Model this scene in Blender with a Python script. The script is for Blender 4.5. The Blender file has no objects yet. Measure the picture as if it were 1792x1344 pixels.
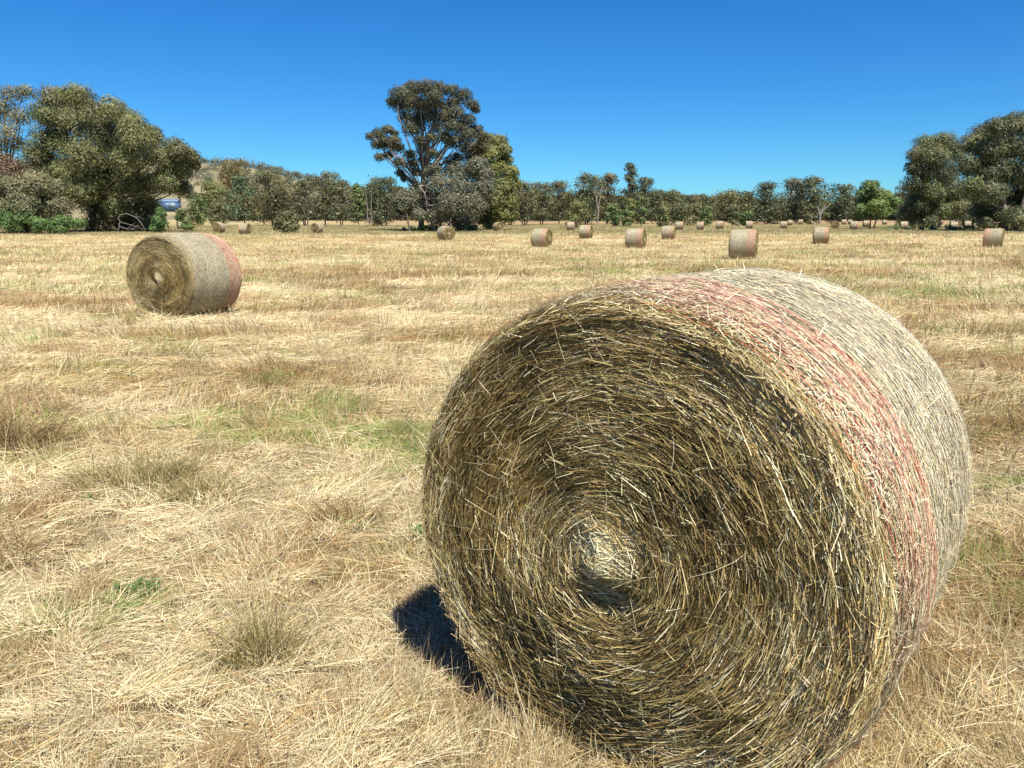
import bpy, math, random
import numpy as np

# ------------------------------------------------------------------ camera, sky, sun, exposure
S = bpy.context.scene
COL = S.collection
CAM_H, PITCH, FPX = 1.6, 0.206, 1349.0          # eye height (m), downward tilt, focal length in px of a 1792 px wide frame
cam = bpy.data.cameras.new('camera'); cam.sensor_width = 36; cam.lens = 36 * FPX / 1792
cam.clip_start = 0.05; cam.clip_end = 6000
co = bpy.data.objects.new('camera', cam); COL.objects.link(co)
co.location = (0, 0, CAM_H); co.rotation_euler = (math.pi / 2 - PITCH, 0, 0)
S.camera = co

SUN_AZ, SUN_EL = math.radians(156), math.radians(58)     # azimuth clockwise from +Y (straight ahead)
W = bpy.data.worlds.new('World'); S.world = W; W.use_nodes = True
nt = W.node_tree; bg = nt.nodes['Background']
sky = nt.nodes.new('ShaderNodeTexSky'); sky.sky_type = 'NISHITA'; sky.sun_disc = False
sky.sun_elevation = SUN_EL; sky.sun_rotation = SUN_AZ
sky.altitude = 200; sky.air_density = 1.0; sky.dust_density = 0.0; sky.ozone_density = 4.0
hs = nt.nodes.new('ShaderNodeHueSaturation'); hs.inputs['Saturation'].default_value = 1.3
hs.inputs['Value'].default_value = 1.0
tint = nt.nodes.new('ShaderNodeVectorMath'); tint.operation = 'MULTIPLY'; tint.inputs[1].default_value = (0.38, 0.83, 1.16)   # a clear dry inland sky
nt.links.new(sky.outputs[0], hs.inputs['Color']); nt.links.new(hs.outputs[0], tint.inputs[0]); nt.links.new(tint.outputs[0], bg.inputs[0])
bg.inputs[1].default_value = 0.051

sl = bpy.data.lights.new('sun', 'SUN'); sl.energy = 5.0; sl.angle = math.radians(0.5); sl.color = (1, 0.95, 0.86)
so = bpy.data.objects.new('sun', sl); COL.objects.link(so)
so.rotation_euler = (math.pi / 2 - SUN_EL, 0, math.pi - SUN_AZ)
so.location = (30, -20, 60)
S.view_settings.view_transform = 'Standard'; S.view_settings.look = 'None'
S.view_settings.exposure = 1.15; S.view_settings.gamma = 1

rng = np.random.default_rng(7)
random.seed(7)

# ------------------------------------------------------------------ helpers
def tag(o, label=None, cat=None, group=None, kind=None):
    if label: o['label'] = label
    if cat: o['category'] = cat
    if group: o['group'] = group
    if kind: o['kind'] = kind
    return o

def empty(name, loc, rz=0.0):
    o = bpy.data.objects.new(name, None); COL.objects.link(o)
    o.location = loc; o.rotation_euler = (0, 0, rz); o.empty_display_size = 0.2
    return o

ALB = 0.74      # the palettes below were picked a little bright
class MB:
    """collects vertices, faces and a colour per vertex, builds ONE mesh object"""
    def __init__(s): s.V = []; s.F = []; s.C = []; s.n = 0
    def add(s, V, F, C):
        V = np.asarray(V, float).reshape(-1, 3); C = np.asarray(C, float)
        if C.ndim == 1: C = np.tile(C, (len(V), 1))
        s.V.append(V); s.C.append(C); s.F.append(np.asarray(F, np.int64) + s.n); s.n += len(V)
    def mesh(s, name, mat, smooth=False):
        V = np.concatenate(s.V); C = np.concatenate(s.C) * ALB
        me = bpy.data.meshes.new(name)
        me.vertices.add(len(V)); me.vertices.foreach_set('co', V.astype(np.float32).ravel())
        tot = np.concatenate([np.full(len(f), f.shape[1], np.int32) for f in s.F])
        vi = np.concatenate([f.ravel() for f in s.F]).astype(np.int32)
        me.loops.add(len(vi)); me.loops.foreach_set('vertex_index', vi)
        me.polygons.add(len(tot))
        st = np.zeros(len(tot), np.int32); st[1:] = np.cumsum(tot)[:-1]
        me.polygons.foreach_set('loop_start', st)
        if smooth: me.polygons.foreach_set('use_smooth', np.ones(len(tot), bool))
        a = me.color_attributes.new('Col', 'FLOAT_COLOR', 'POINT')
        a.data.foreach_set('color', np.concatenate([C, np.ones((len(C), 1))], 1).astype(np.float32).ravel())
        me.materials.append(mat); me.update(calc_edges=True); me.validate()
        return me
    def build(s, name, mat, parent=None, smooth=False):
        o = bpy.data.objects.new(name, s.mesh(name, mat, smooth)); COL.objects.link(o)
        if parent: o.parent = parent
        return o

def unit(a): return a / np.maximum(np.linalg.norm(a, axis=-1, keepdims=True), 1e-9)

def ribbons(mb, P, nrm, w, C, taper=0.3):
    """P (n,k,3) polylines, nrm (n,3) or (n,k,3) facing directions, w (n,) widths, C (n,3) colours"""
    n, k, _ = P.shape
    T = np.empty_like(P); T[:, 1:-1] = P[:, 2:] - P[:, :-2]; T[:, 0] = P[:, 1] - P[:, 0]; T[:, -1] = P[:, -1] - P[:, -2]
    if nrm.ndim == 2: nrm = np.repeat(nrm[:, None], k, 1)
    B = unit(np.cross(unit(T), nrm))
    prof = np.linspace(1, taper, k) if taper < 1 else np.ones(k)
    h = B * (w[:, None, None] * .5) * prof[None, :, None]
    V = np.stack([P - h, P + h], 2).reshape(n, k * 2, 3)
    q = np.array([[2 * i, 2 * i + 1, 2 * i + 3, 2 * i + 2] for i in range(k - 1)])
    F = (np.arange(n)[:, None, None] * (2 * k) + q[None]).reshape(-1, 4)
    mb.add(V.reshape(-1, 3), F, np.repeat(C, 2 * k, 0))

def tube(mb, P, R, C, ns=6):
    P = np.asarray(P, float); k = len(P); R = np.broadcast_to(np.asarray(R, float), (k,))
    T = np.gradient(P, axis=0); T = unit(T)
    ref = np.array([0.31, 0.95, 0.05]); A = unit(np.cross(T, ref)); B = np.cross(T, A)
    a = np.linspace(0, 2 * np.pi, ns, endpoint=False)
    V = P[:, None] + R[:, None, None] * (np.cos(a)[None, :, None] * A[:, None] + np.sin(a)[None, :, None] * B[:, None])
    F = []
    for i in range(k - 1):
        for j in range(ns):
            j2 = (j + 1) % ns
            F.append([i * ns + j, i * ns + j2, (i + 1) * ns + j2, (i + 1) * ns + j])
    mb.add(V.reshape(-1, 3), F, C)

def hash2(i, j, seed):
    h = (i.astype(np.int64) * 374761393 + j.astype(np.int64) * 668265263 + seed * 1442695041) & 0x7fffffff
    h = ((h ^ (h >> 13)) * 1274126177) & 0x7fffffff
    return ((h ^ (h >> 16)) & 0xffff) / 65535.0
def vnoise(x, y, seed=0):
    x = np.asarray(x, float); y = np.asarray(y, float)
    i = np.floor(x); j = np.floor(y); fx = x - i; fy = y - j
    fx = fx * fx * (3 - 2 * fx); fy = fy * fy * (3 - 2 * fy)
    a = hash2(i, j, seed); b = hash2(i + 1, j, seed); c = hash2(i, j + 1, seed); d = hash2(i + 1, j + 1, seed)
    return (a * (1 - fx) + b * fx) * (1 - fy) + (c * (1 - fx) + d * fx) * fy
def fbm(x, y, seed=0, oct=3):
    s = 0; a = .5; t = 0
    for o in range(oct):
        s = s + a * vnoise(x * 2 ** o, y * 2 ** o, seed + o * 17); t += a; a *= .55
    return s / t
def sstep(a, b, x): t = np.clip((x - a) / (b - a), 0, 1); return t * t * (3 - 2 * t)
def pick(pal, n, wts=None):
    pal = np.array(pal, float)
    idx = rng.choice(len(pal), n, p=None if wts is None else np.array(wts) / np.sum(wts))
    return pal[idx] * rng.uniform(.8, 1.2, (n, 1)) * rng.uniform(.94, 1.06, (n, 3))

# photograph pixel (1792 wide) -> place in the field
SP, CP = math.sin(PITCH), math.cos(PITCH)
def px_x(px, Y, z=0.5): return (px - 896) / FPX * (Y * CP - (z - CAM_H) * SP)
def py_z(py, Y):
    t = (672 - py) / FPX
    return CAM_H + Y * (t * CP - SP) / (CP + t * SP)
def ground_hit(px, py):
    u = (672 - py) / FPX; y = CP + u * SP; z = -SP + u * CP; t = CAM_H / -z
    return (px - 896) / FPX * t, y * t

ZY = [(-50, 0), (0, 0), (15, 0), (40, -.15), (65, -.26), (85, -.1), (109, .18), (150, .5), (225, 1.0), (300, 2.0), (400, 3.0), (9000, 3.0)]
def zbase(Y): return np.interp(Y, [a for a, b in ZY], [b for a, b in ZY])
def zground(x, y):
    d = np.hypot(x, y)
    return zbase(y) + (.10 * (fbm(x * .5, y * .7, 5, 3) - .5) + .07 * (fbm(x * 1.9, y * 2.3, 6, 2) - .5) * np.exp(-d / 14)) * np.exp(-d / 60) * sstep(1.0, 2.5, np.hypot(np.asarray(x) - .6, np.asarray(y) - 2.5))

# ------------------------------------------------------------------ materials
def mat_attr(name, transl=.0, rough=.6, spec=.25, noise=None, bump=None):
    m = bpy.data.materials.new(name); m.use_nodes = True
    t = m.node_tree; t.nodes.clear()
    out = t.nodes.new('ShaderNodeOutputMaterial')
    at = t.nodes.new('ShaderNodeAttribute'); at.attribute_name = 'Col'
    col = at.outputs['Color']
    if noise:
        sc, lo, hi, stretch = noise
        tc = t.nodes.new('ShaderNodeTexCoord'); mp = t.nodes.new('ShaderNodeMapping'); mp.inputs['Scale'].default_value = stretch
        nz = t.nodes.new('ShaderNodeTexNoise'); nz.inputs['Scale'].default_value = sc; nz.inputs['Detail'].default_value = 6; nz.inputs['Roughness'].default_value = .7
        mr = t.nodes.new('ShaderNodeMapRange'); mr.inputs[1].default_value = .3; mr.inputs[2].default_value = .7; mr.inputs[3].default_value = lo; mr.inputs[4].default_value = hi
        mx = t.nodes.new('ShaderNodeVectorMath'); mx.operation = 'SCALE'
        t.links.new(tc.outputs['Object'], mp.inputs[0]); t.links.new(mp.outputs[0], nz.inputs['Vector'])
        t.links.new(nz.outputs[0], mr.inputs[0]); t.links.new(col, mx.inputs[0]); t.links.new(mr.outputs[0], mx.inputs['Scale'])
        col = mx.outputs[0]
    p = t.nodes.new('ShaderNodeBsdfPrincipled'); p.inputs['Roughness'].default_value = rough
    p.inputs['Specular IOR Level'].default_value = spec
    t.links.new(col, p.inputs['Base Color'])
    if bump and noise:
        b = t.nodes.new('ShaderNodeBump'); b.inputs['Strength'].default_value = bump; b.inputs['Distance'].default_value = .05
        t.links.new(nz.outputs[0], b.inputs['Height']); t.links.new(b.outputs[0], p.inputs['Normal'])
    sh = p.outputs[0]
    if transl:
        tr = t.nodes.new('ShaderNodeBsdfTranslucent'); t.links.new(col, tr.inputs[0])
        ms = t.nodes.new('ShaderNodeMixShader'); ms.inputs[0].default_value = transl
        t.links.new(sh, ms.inputs[1]); t.links.new(tr.outputs[0], ms.inputs[2]); sh = ms.outputs[0]
    t.links.new(sh, out.inputs[0])
    return m
M_GROUND = mat_attr('paddock_soil', noise=(5.0, .72, 1.25, (1, 1, 1)), bump=.5, rough=.9, spec=.05)
M_GRASS = mat_attr('dry_grass', transl=.18, rough=.55, spec=.2)
M_HAY = mat_attr('hay', transl=.05, rough=.6, spec=.2)
M_HAYBASE = mat_attr('packed_hay', noise=(40, .5, 1.4, (1, 1, 1)), bump=.8, rough=.9, spec=.05)
M_NET = mat_attr('net_twine', rough=.4, spec=.4)
M_LEAF = mat_attr('leaves', transl=.22, rough=.5, spec=.3)
M_BARK = mat_attr('bark', noise=(3, .7, 1.25, (1, 1, .2)), bump=.4, rough=.9, spec=.1)
M_HILL = mat_attr('hill_grass', noise=(.03, .7, 1.25, (1, 1, 1)), rough=.95, spec=.02)
M_PAINT = mat_attr('painted_metal', noise=(2, .9, 1.08, (1, 1, 1)), rough=.45, spec=.4)
M_FEATHER = mat_attr('feathers', noise=(30, .8, 1.2, (1, 1, 1)), rough=.8, spec=.1)

# ------------------------------------------------------------------ the field: colours shared by soil and grass
PALE, STRAW, TAN, BROWN, GREEN, GDRY = [np.array(c) for c in
    ((.71, .60, .37), (.57, .445, .215), (.42, .29, .125), (.25, .15, .065), (.18, .27, .055), (.36, .36, .12))]
TUFTS = [(470, 1130, 'green'), (250, 850, 'green'), (590, 905, 'brown'), (22, 770, 'brown')]
PATCHES = [ground_hit(a, b) + (r, k, m) for a, b, r, k, m in ((180, 650, .55, 'g', .5), (480, 695, .35, 'g', .3), (900, 600, .5, 'g', .2), (190, 1080, .22, 'g', .7), (1690, 505, 1.2, 'g', .7), (1740, 985, .35, 'g', .6), (420, 590, .5, 'g', .3), (740, 960, .2, 'g', .7),
    (520, 650, .45, 'b', .9), (600, 720, .3, 'b', .8), (60, 900, .25, 'b', .8), (1740, 760, .5, 'b', .8), (1640, 540, .9, 'b', .8), (400, 1010, .3, 'b', .5), (690, 480, 1.6, 'b', .8), (120, 470, 1.6, 'b', .6), (640, 1010, .25, 'b', .6),
    (250, 1250, .45, 'p', .9), (620, 1300, .4, 'p', .8), (1000, 1330, .4, 'p', .8), (300, 960, .35, 'p', .8), (560, 600, .6, 'p', .8), (800, 530, 1.0, 'p', .8), (250, 720, .4, 'p', .7))]
def fields(x, y):
    """pale / brown / green shares of the sward at a spot"""
    d = np.hypot(x, y)
    u = x * .8 + y * .25; v = y - .18 * x
    k = 1 / (1 + d / 45)
    big = fbm(u * .06 * (1 + 2 * k), v * .16 * (1 + 2 * k), 11, 4)
    mid = fbm(u * .5, v * 1.1, 23, 3)
    rows = fbm(u * .03, v * .5, 31, 2)
    pale = sstep(.40, .60, .35 * big + .42 * mid + .23 * rows)
    gre = sstep(.48, .64, .55 * fbm(u * .25 + 9, v * .5, 41, 3) + .45 * fbm(u * 1.1, v * 1.8, 47, 2)) * .75
    bro = sstep(.47, .63, .5 * fbm(u * .2, v * .45, 53, 3) + .5 * fbm(u * .9, v * 1.3, 59, 2))
    bro = np.clip(bro + .24 * sstep(.9, 3.0, x - .25 * y + .6) * np.exp(-d / 25), 0, 1)     # browner to the right of the near bale
    # patches noted in the photograph
    for (qx, qy, r, kind, amt) in PATCHES:
        w = amt * np.exp(-((x - qx) / (1.5 * r)) ** 2 - ((y - qy) / r) ** 2) * (.4 + 1.2 * fbm(x * 3 / r ** .5, y * 4 / r ** .5, 97, 2))
        if kind == 'g': gre = np.clip(gre + w, 0, .85)
        elif kind == 'b': bro = np.clip(bro + w, 0, 1); pale = pale * (1 - .6 * np.clip(w, 0, 1))
        else: pale = np.clip(pale + w, 0, 1); bro = bro * (1 - .9 * np.clip(w, 0, 1))
    far = sstep(95, 115, y + 4 * fbm(x * .05, y * .05, 61, 2) - .06 * x)          # unmown strip in front of the trees
    brownp = sstep(215, 260, y)
    return pale, bro, gre, far * (1 - .6 * brownp), brownp * sstep(-60, 20, x + 40)
def ground_col(x, y):
    p, b, g, far, bp = fields(x, y)
    c = TAN * (1 - p)[..., None] + PALE * .95 * p[..., None]
    c = c * (1 - .55 * b[..., None]) + BROWN * 1.25 * .55 * b[..., None]
    c = c * (1 - .6 * g[..., None]) + np.array((.30, .29, .10)) * .6 * g[..., None]
    fc = np.array((.23, .20, .085)) * (.8 + .4 * fbm(x * .1, y * .3, 71, 3))[..., None]
    c = c * (1 - .85 * far[..., None]) + fc * .85 * far[..., None]
    c = c * (1 - .8 * bp[..., None]) + np.array((.33, .22, .12)) * .8 * bp[..., None]
    return c

def build_ground():
    ys = np.concatenate([np.linspace(-30, 0, 30, endpoint=False), np.linspace(0, 12, 240, endpoint=False),
                         12 * np.exp(np.linspace(0, math.log(5000 / 12), 420))])
    us = np.sinh(np.linspace(-4.2, 4.2, 421)); us = us / us.max()
    # rows get wider with distance so that the sheet is fine near the viewer and still reaches the horizon
    Y = np.repeat(ys[:, None], len(us), 1); half = 25 + 1.3 * np.maximum(ys, 0) + 4000 * sstep(300, 3000, ys)
    X = np.linspace(-1, 1, len(us))[None] * half[:, None]
    Z = zground(X, Y) - .012
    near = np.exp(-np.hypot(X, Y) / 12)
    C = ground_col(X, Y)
    C = C * (1 - .85 * near[..., None]) + C * np.array((.42, .36, .30)) * .85 * near[..., None]    # brown thatch, darkened near the viewer to paint shade into the gaps between stalks
    n, m = X.shape
    i = np.arange(n - 1)[:, None] * m + np.arange(m - 1)[None]
    F = np.stack([i, i + 1, i + m + 1, i + m], -1).reshape(-1, 4)
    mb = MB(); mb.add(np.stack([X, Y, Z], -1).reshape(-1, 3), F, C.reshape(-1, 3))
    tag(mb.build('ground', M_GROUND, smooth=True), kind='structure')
build_ground()

# ------------------------------------------------------------------ bale geometry (shared numbers)
BX, BY, BYAW, BR, BL = 0.272, 1.989, 0.641, 0.745, 1.20
AX = np.array([math.sin(BYAW), math.cos(BYAW)]); EX = np.array([math.cos(BYAW), -math.sin(BYAW)])

def build_grass():
    mb = MB()
    N = 1000000
    d = 1.1 * np.exp(rng.uniform(0, 1, N) * math.log(210 / 1.1)); th = np.where(rng.uniform(0, 1, N) < .84, rng.uniform(-.80, .80, N), rng.uniform(.80, 1.5, N) * rng.choice([-1, 1], N))
    x = d * np.sin(th); y = d * np.cos(th)
    # nothing grows under the near bale
    s = (x - BX) * AX[0] + (y - BY) * AX[1]; e = (x - BX) * EX[0] + (y - BY) * EX[1]
    keep = ~((s > .02) & (s < BL - .05) & (np.abs(e) < .30))
    x, y, d, s, e = x[keep], y[keep], d[keep], s[keep], e[keep]; N = len(x)
    p, b, g, far, bp = fields(x, y)
    edge = np.exp(-((np.hypot(np.maximum(np.abs(s - .6) - .62, 0), np.maximum(np.abs(e) - .45, 0))) / .22) ** 2)   # uncut stalks round the bale
    up = np.clip(.34 + .55 * b + .35 * g + .6 * edge + .5 * far - .1 * p, 0, 1)
    # stalks lie in wisps that share a direction, a height and a tint
    cell = .16 * (np.maximum(d, 2.2) / 3) ** .75
    lev = np.floor(np.log(cell / .1) / .35); csz = .1 * np.exp(lev * .35)
    jx = x + .5 * csz * rng.normal(0, .45, N); jy = y + .5 * csz * rng.normal(0, .45, N)
    ci = np.floor(jx / csz + .37 * lev); cj = np.floor(jy / (csz * .8))
    H1, H2, H3, H4, H5 = [hash2(ci + 991 * lev, cj, 900 + q) for q in range(5)]
    upright = (H1 < up * .8) ^ (rng.uniform(0, 1, N) < .12)
    tufty = (H5 < .03 + .06 * b) & (d > 2)
    sc = (np.maximum(d, 2.2) / 2.6) ** .62
    ln = rng.lognormal(0, .42, N) * np.where(upright, .080, .092) * (1 + .35 * (sc - 1)) * (1 + .35 * edge) * (1 + 1.2 * far) * (.75 + .5 * H2)
    ln = np.where(tufty, ln * 1.55, ln); upright |= tufty
    ln = np.where(~upright & (rng.uniform(0, 1, N) < .3), ln * rng.uniform(.25, .6, N), ln)      # chaff
    ln = np.clip(ln, .022, np.where(d > 45, .26, .5))
    flow = (fbm(x * .35, y * .35, 81, 2) - .5) * 7 + .6 + (H3 - .5) * 3.4
    az = flow + rng.normal(0, .6, N)
    el = np.where(upright, rng.normal(1.0, .28, N), np.abs(rng.normal(.06 + .22 * H4, .14, N)))
    ddir = np.stack([np.cos(az) * np.cos(el), np.sin(az) * np.cos(el), np.sin(el)], -1)
    z0 = zground(x, y) + np.where(upright, -.01, rng.uniform(0, .025, N) + .035 * H4 * (1 + .4 * p))
    base = np.stack([x, y, z0], -1)
    k = 4
    t = np.linspace(0, 1, k)
    bend = rng.normal(0, .07, (N, 3)); bend[:, 2] = np.where(upright, -np.abs(bend[:, 2]) * 1.4 - .25 * tufty, np.minimum(bend[:, 2], .02) - .12)
    P = base[:, None] + ddir[:, None] * (ln[:, None] * t)[..., None] + bend[:, None] * (ln[:, None] * t ** 2)[..., None]
    P[..., 2] = np.maximum(P[..., 2], (zground(x, y) - .012)[:, None])
    w = rng.uniform(.0011, .0030, N) * sc ** 1.25
    nrm = unit(rng.normal(0, .75, (N, 3)) + np.stack([-x / d, -y / d, 1.3 + 0 * x], -1))
    # colours
    r = rng.uniform(0, 1, N)
    C = np.where((r < .30 + .45 * p)[:, None], PALE, np.where((r < .75)[:, None], STRAW, TAN))
    isb = (.55 * H2 + .45 * rng.uniform(0, 1, N)) < .15 + .62 * b; C = np.where(isb[:, None], np.where(rng.uniform(0, 1, (N, 1)) < .5, TAN, BROWN * 1.2), C)
    isg = rng.uniform(0, 1, N) < np.where(H3 * .5 + H5 * .5 < .25 + .5 * g, .85 * g + .08, .1 * g + .01); C = np.where(isg[:, None], np.where(rng.uniform(0, 1, (N, 1)) < .5, GREEN, GDRY), C)
    isf = rng.uniform(0, 1, N) < .8 * far; C = np.where(isf[:, None], np.array((.26, .23, .10)), C)
    C = np.where(tufty[:, None], C * .2 + .8 * np.where(H2[:, None] < .5, np.array((.25, .20, .08)), np.array((.30, .19, .085))), C)
    C = C * rng.uniform(.72, 1.18, (N, 1)) * (.68 + .52 * H4[:, None]) * rng.uniform(.95, 1.05, (N, 3))
    ribbons(mb, P, nrm, w, np.clip(C, 0, .85), .35)
    # uncut stalks standing against the foot of the near bale
    n = 4200; s = np.where(rng.uniform(0, 1, n) < .6, rng.uniform(-.34, -.01, n), rng.uniform(0, BL, n)); e = np.where(s < 0, rng.uniform(-.75, .95, n), rng.uniform(.42, .85, n) * np.where(rng.uniform(0, 1, n) < .75, 1, -1))
    x = BX + s * AX[0] + e * EX[0]; y = BY + s * AX[1] + e * EX[1]; ln = rng.lognormal(0, .35, n) * .13; t = np.linspace(0, 1, 4)
    dr = unit(np.stack([rng.normal(0, .32, n), rng.normal(0, .32, n), np.ones(n)], -1)); bd = rng.normal(0, .12, (n, 3)); bd[:, 2] = -np.abs(bd[:, 2])
    P = np.stack([x, y, zground(x, y) - .01], -1)[:, None] + dr[:, None] * (ln[:, None] * t)[..., None] + bd[:, None] * (ln[:, None] * t ** 2)[..., None]
    ribbons(mb, P, unit(rng.normal(0, .7, (n, 3)) + np.array([0, -1, .4])), rng.uniform(.0012, .0028, n), pick([PALE, STRAW, STRAW, TAN, TAN, BROWN * 1.2], n), .35)
    # long loose straws dropped on top
    n = 5200; d = 1.4 * np.exp(rng.uniform(0, 1, n) * math.log(14 / 1.4)); th = rng.uniform(-.83, .83, n); x = d * np.sin(th); y = d * np.cos(th)
    s = (x - BX) * AX[0] + (y - BY) * AX[1]; e = (x - BX) * EX[0] + (y - BY) * EX[1]; kk = ~((s > -.1) & (s < BL + .1) & (np.abs(e) < .75)); x, y, d = x[kk], y[kk], d[kk]; n = len(x)
    az = rng.uniform(0, 6.28, n); ln = rng.lognormal(0, .35, n) * .2; t = np.linspace(-.5, .5, 5); bnd = rng.normal(0, .12, (n, 1))
    P = np.stack([x[:, None] + ln[:, None] * (np.cos(az)[:, None] * t - np.sin(az)[:, None] * bnd * t ** 2 * 4), y[:, None] + ln[:, None] * (np.sin(az)[:, None] * t + np.cos(az)[:, None] * bnd * t ** 2 * 4), 0 * t[None] + 0 * x[:, None]], -1)
    P[..., 2] = zground(P[..., 0], P[..., 1]) + rng.uniform(.035, .075, (n, 1)) + rng.normal(0, .12, (n, 1)) * ln[:, None] * t
    ribbons(mb, P, unit(rng.normal(0, .5, (n, 3)) + np.array([0, -.5, 1])), rng.uniform(.0016, .0030, n) * np.maximum(1, d / 4) ** .7, pick([(.74, .65, .44), (.66, .55, .32), (.52, .39, .19)], n), .6)
    tag(mb.build('dry_grass', M_GRASS), 'mown straw-coloured grass covering the paddock', 'grass', kind='stuff')
build_grass()

# tufts of longer grass standing out of the mown sward
def tuft(px, py, kind, n, r, hgt, label):
    cx, cy = ground_hit(px, py)
    o = empty('grass_tuft', (cx, cy, float(zground(np.array(cx), np.array(cy)))))
    m = 16; sa = rng.uniform(0, 2 * np.pi, m); sr = r * rng.uniform(0, 1.15, m) ** .6; big = rng.integers(0, m, n)
    wander = rng.normal(0, .035 + .12 * r, (n, 2))
    base = np.stack([(sr * np.cos(sa))[big] + wander[:, 0], (sr * np.sin(sa) * .7)[big] + wander[:, 1], np.full(n, -.01)], -1)
    a = np.arctan2(base[:, 1], base[:, 0]); sl_ = rng.normal(.4, .35, m)[big]; sz = rng.uniform(0, 6.28, m)[big]
    lean = sl_ + rng.normal(0, .28, n); az = np.where(rng.uniform(0, 1, n) < .55, sz, a) + rng.normal(0, .5, n)
    dr = np.stack([np.cos(az) * np.sin(lean), np.sin(az) * np.sin(lean), np.cos(lean)], -1)
    hgt = hgt * rng.uniform(.55, 1.15, m)[big]
    ln = hgt * rng.lognormal(0, .35, n); t = np.linspace(0, 1, 5)
    bend = np.stack([np.cos(az), np.sin(az), -.9 + 0 * az], -1) * rng.uniform(.1, .6, (n, 1))
    P = base[:, None] + dr[:, None] * (ln[:, None] * t)[..., None] + bend[:, None] * (ln[:, None] * t ** 2)[..., None]
    P[..., 2] = np.maximum(P[..., 2], -.005)
    pal = [(.17, .16, .05), (.26, .21, .08), (.46, .36, .16), (.14, .10, .045), (.36, .28, .10), (.56, .46, .24)] if kind == 'green' else [(.22, .135, .06), (.38, .27, .11), (.15, .095, .045), (.46, .35, .17), (.32, .2, .09)]
    mb = MB(); ribbons(mb, P, unit(rng.normal(0, .8, (n, 3)) + np.array([-cx, -cy, 1.2]) / 3), rng.uniform(.002, .004, n) * max(1, cy / 3) ** .5, pick(pal, n), .25)
    f = mb.build('blades', M_GRASS, o)
    tag(o, label, 'grass tuft', 'taller grass tufts in the mown field')
tuft(468, 1165, 'green', 800, .075, .25, 'dark green-brown grass tuft left of the big bale, nearest the camera')
tuft(240, 860, 'green', 1900, .26, .24, 'wide olive grass tuft in mid field, below the left bale')
tuft(360, 880, 'green', 900, .18, .17, 'low olive grass tuft joined to the right of the wide olive one')
tuft(590, 915, 'brown', 900, .15, .18, 'low brown grass tuft just left of the big bale')
tuft(14, 785, 'brown', 1500, .20, .34, 'dark brown grass tuft at the far left edge of the field')
tuft(30, 975, 'brown', 900, .17, .16, 'flattened brown grass tuft low at the left edge')

def clover(px, py, n, r, label):
    cx, cy = ground_hit(px, py); o = empty('clover_patch', (cx, cy, float(zground(np.array(cx), np.array(cy)))))
    a = rng.uniform(0, 6.28, n); q = r * np.sqrt(rng.uniform(0, 1, n)) ; c = np.stack([q * np.cos(a), q * np.sin(a) * .6, rng.uniform(.03, .085, n)], -1)
    mb = MB(); ribbons(mb, np.stack([c * np.array([.9, .9, 0]), c * np.array([.96, .96, .5]), c], 1), unit(rng.normal(0, 1, (n, 3))), np.full(n, .0018), pick([(.14, .2, .06)], n), .8)
    for k in range(3):
        b = a + k * 2.09; u = np.stack([np.cos(b), np.sin(b), rng.normal(0, .25, n)], -1); v = np.stack([-np.sin(b), np.cos(b), rng.normal(0, .25, n)], -1); w = rng.uniform(.006, .011, (n, 1))
        V = np.stack([c, c + (u * .7 + v * .6) * w, c + u * 1.2 * w, c + (u * .7 - v * .6) * w], 1).reshape(-1, 3)
        mb.add(V, np.arange(4 * n).reshape(n, 4), np.repeat(pick([(.09, .19, .045), (.12, .22, .06), (.07, .15, .04)], n), 4, 0))
    mb.build('leaves', M_LEAF, o); tag(o, label, 'clover', 'green clover growing through the straw')
clover(245, 1050, 130, .10, 'bright green clover patch in the straw, lower left')
clover(160, 890, 40, .08, 'tiny green clover sprigs left of the wide olive tuft')
clover(735, 945, 50, .06, 'small green clover patch touching the left side of the big bale')

# ------------------------------------------------------------------ hay bales
def rad(yy):
    """barrel radius along the axis: a little fuller in the middle, rounded shoulders"""
    q = np.minimum(yy + BL / 2, BL / 2 - yy)
    return BR - .048 * np.exp(-np.maximum(q, 0) / .05) - .008 * np.exp(-np.maximum(q, 0) / .25)
def end_relief(r, a, seed):
    """how far the packed end stands out (m) at radius r, angle a"""
    h = .035 * (1 - (r / BR) ** 2) - (.014 + .03 * (fbm(np.cos(a) * 2 + 8, np.sin(a) * 2 + 8 + r * 3, seed + 9, 2) - .5)) * sstep(.25, .6, r) * (1 - sstep(.64, .70, r))
    h = h + .022 * (fbm(r * 14 + .8 * a / np.pi, np.cos(a) * 1.5 + 3, seed, 3) - .5) + .02 * (fbm(np.cos(a) * r * 6 + 5, np.sin(a) * r * 6 + 5, seed + 3, 2) - .5)
    h = h + .018 * np.exp(-((r / .07) ** 2)) - .055 * np.exp(-((((r * np.cos(a) - .01) / .075) ** 2 + ((r * np.sin(a) + .10) / .05) ** 2)))
    h = h + .03 * (fbm(np.cos(a) * r * 3 + 15, np.sin(a) * r * 3 + 15, seed + 21, 2) - .5)
    return h
FACE_DK = [(.36, .24, .085), (.50, .355, .125), (.20, .135, .05), (.60, .46, .19), (.39, .34, .125)]
FACE_PL = [(.74, .64, .38), (.84, .77, .52), (.62, .51, .27)]
SIDE = [(.86, .76, .50), (.78, .64, .38), (.90, .84, .62), (.56, .42, .22), (.62, .57, .34)]

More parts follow.
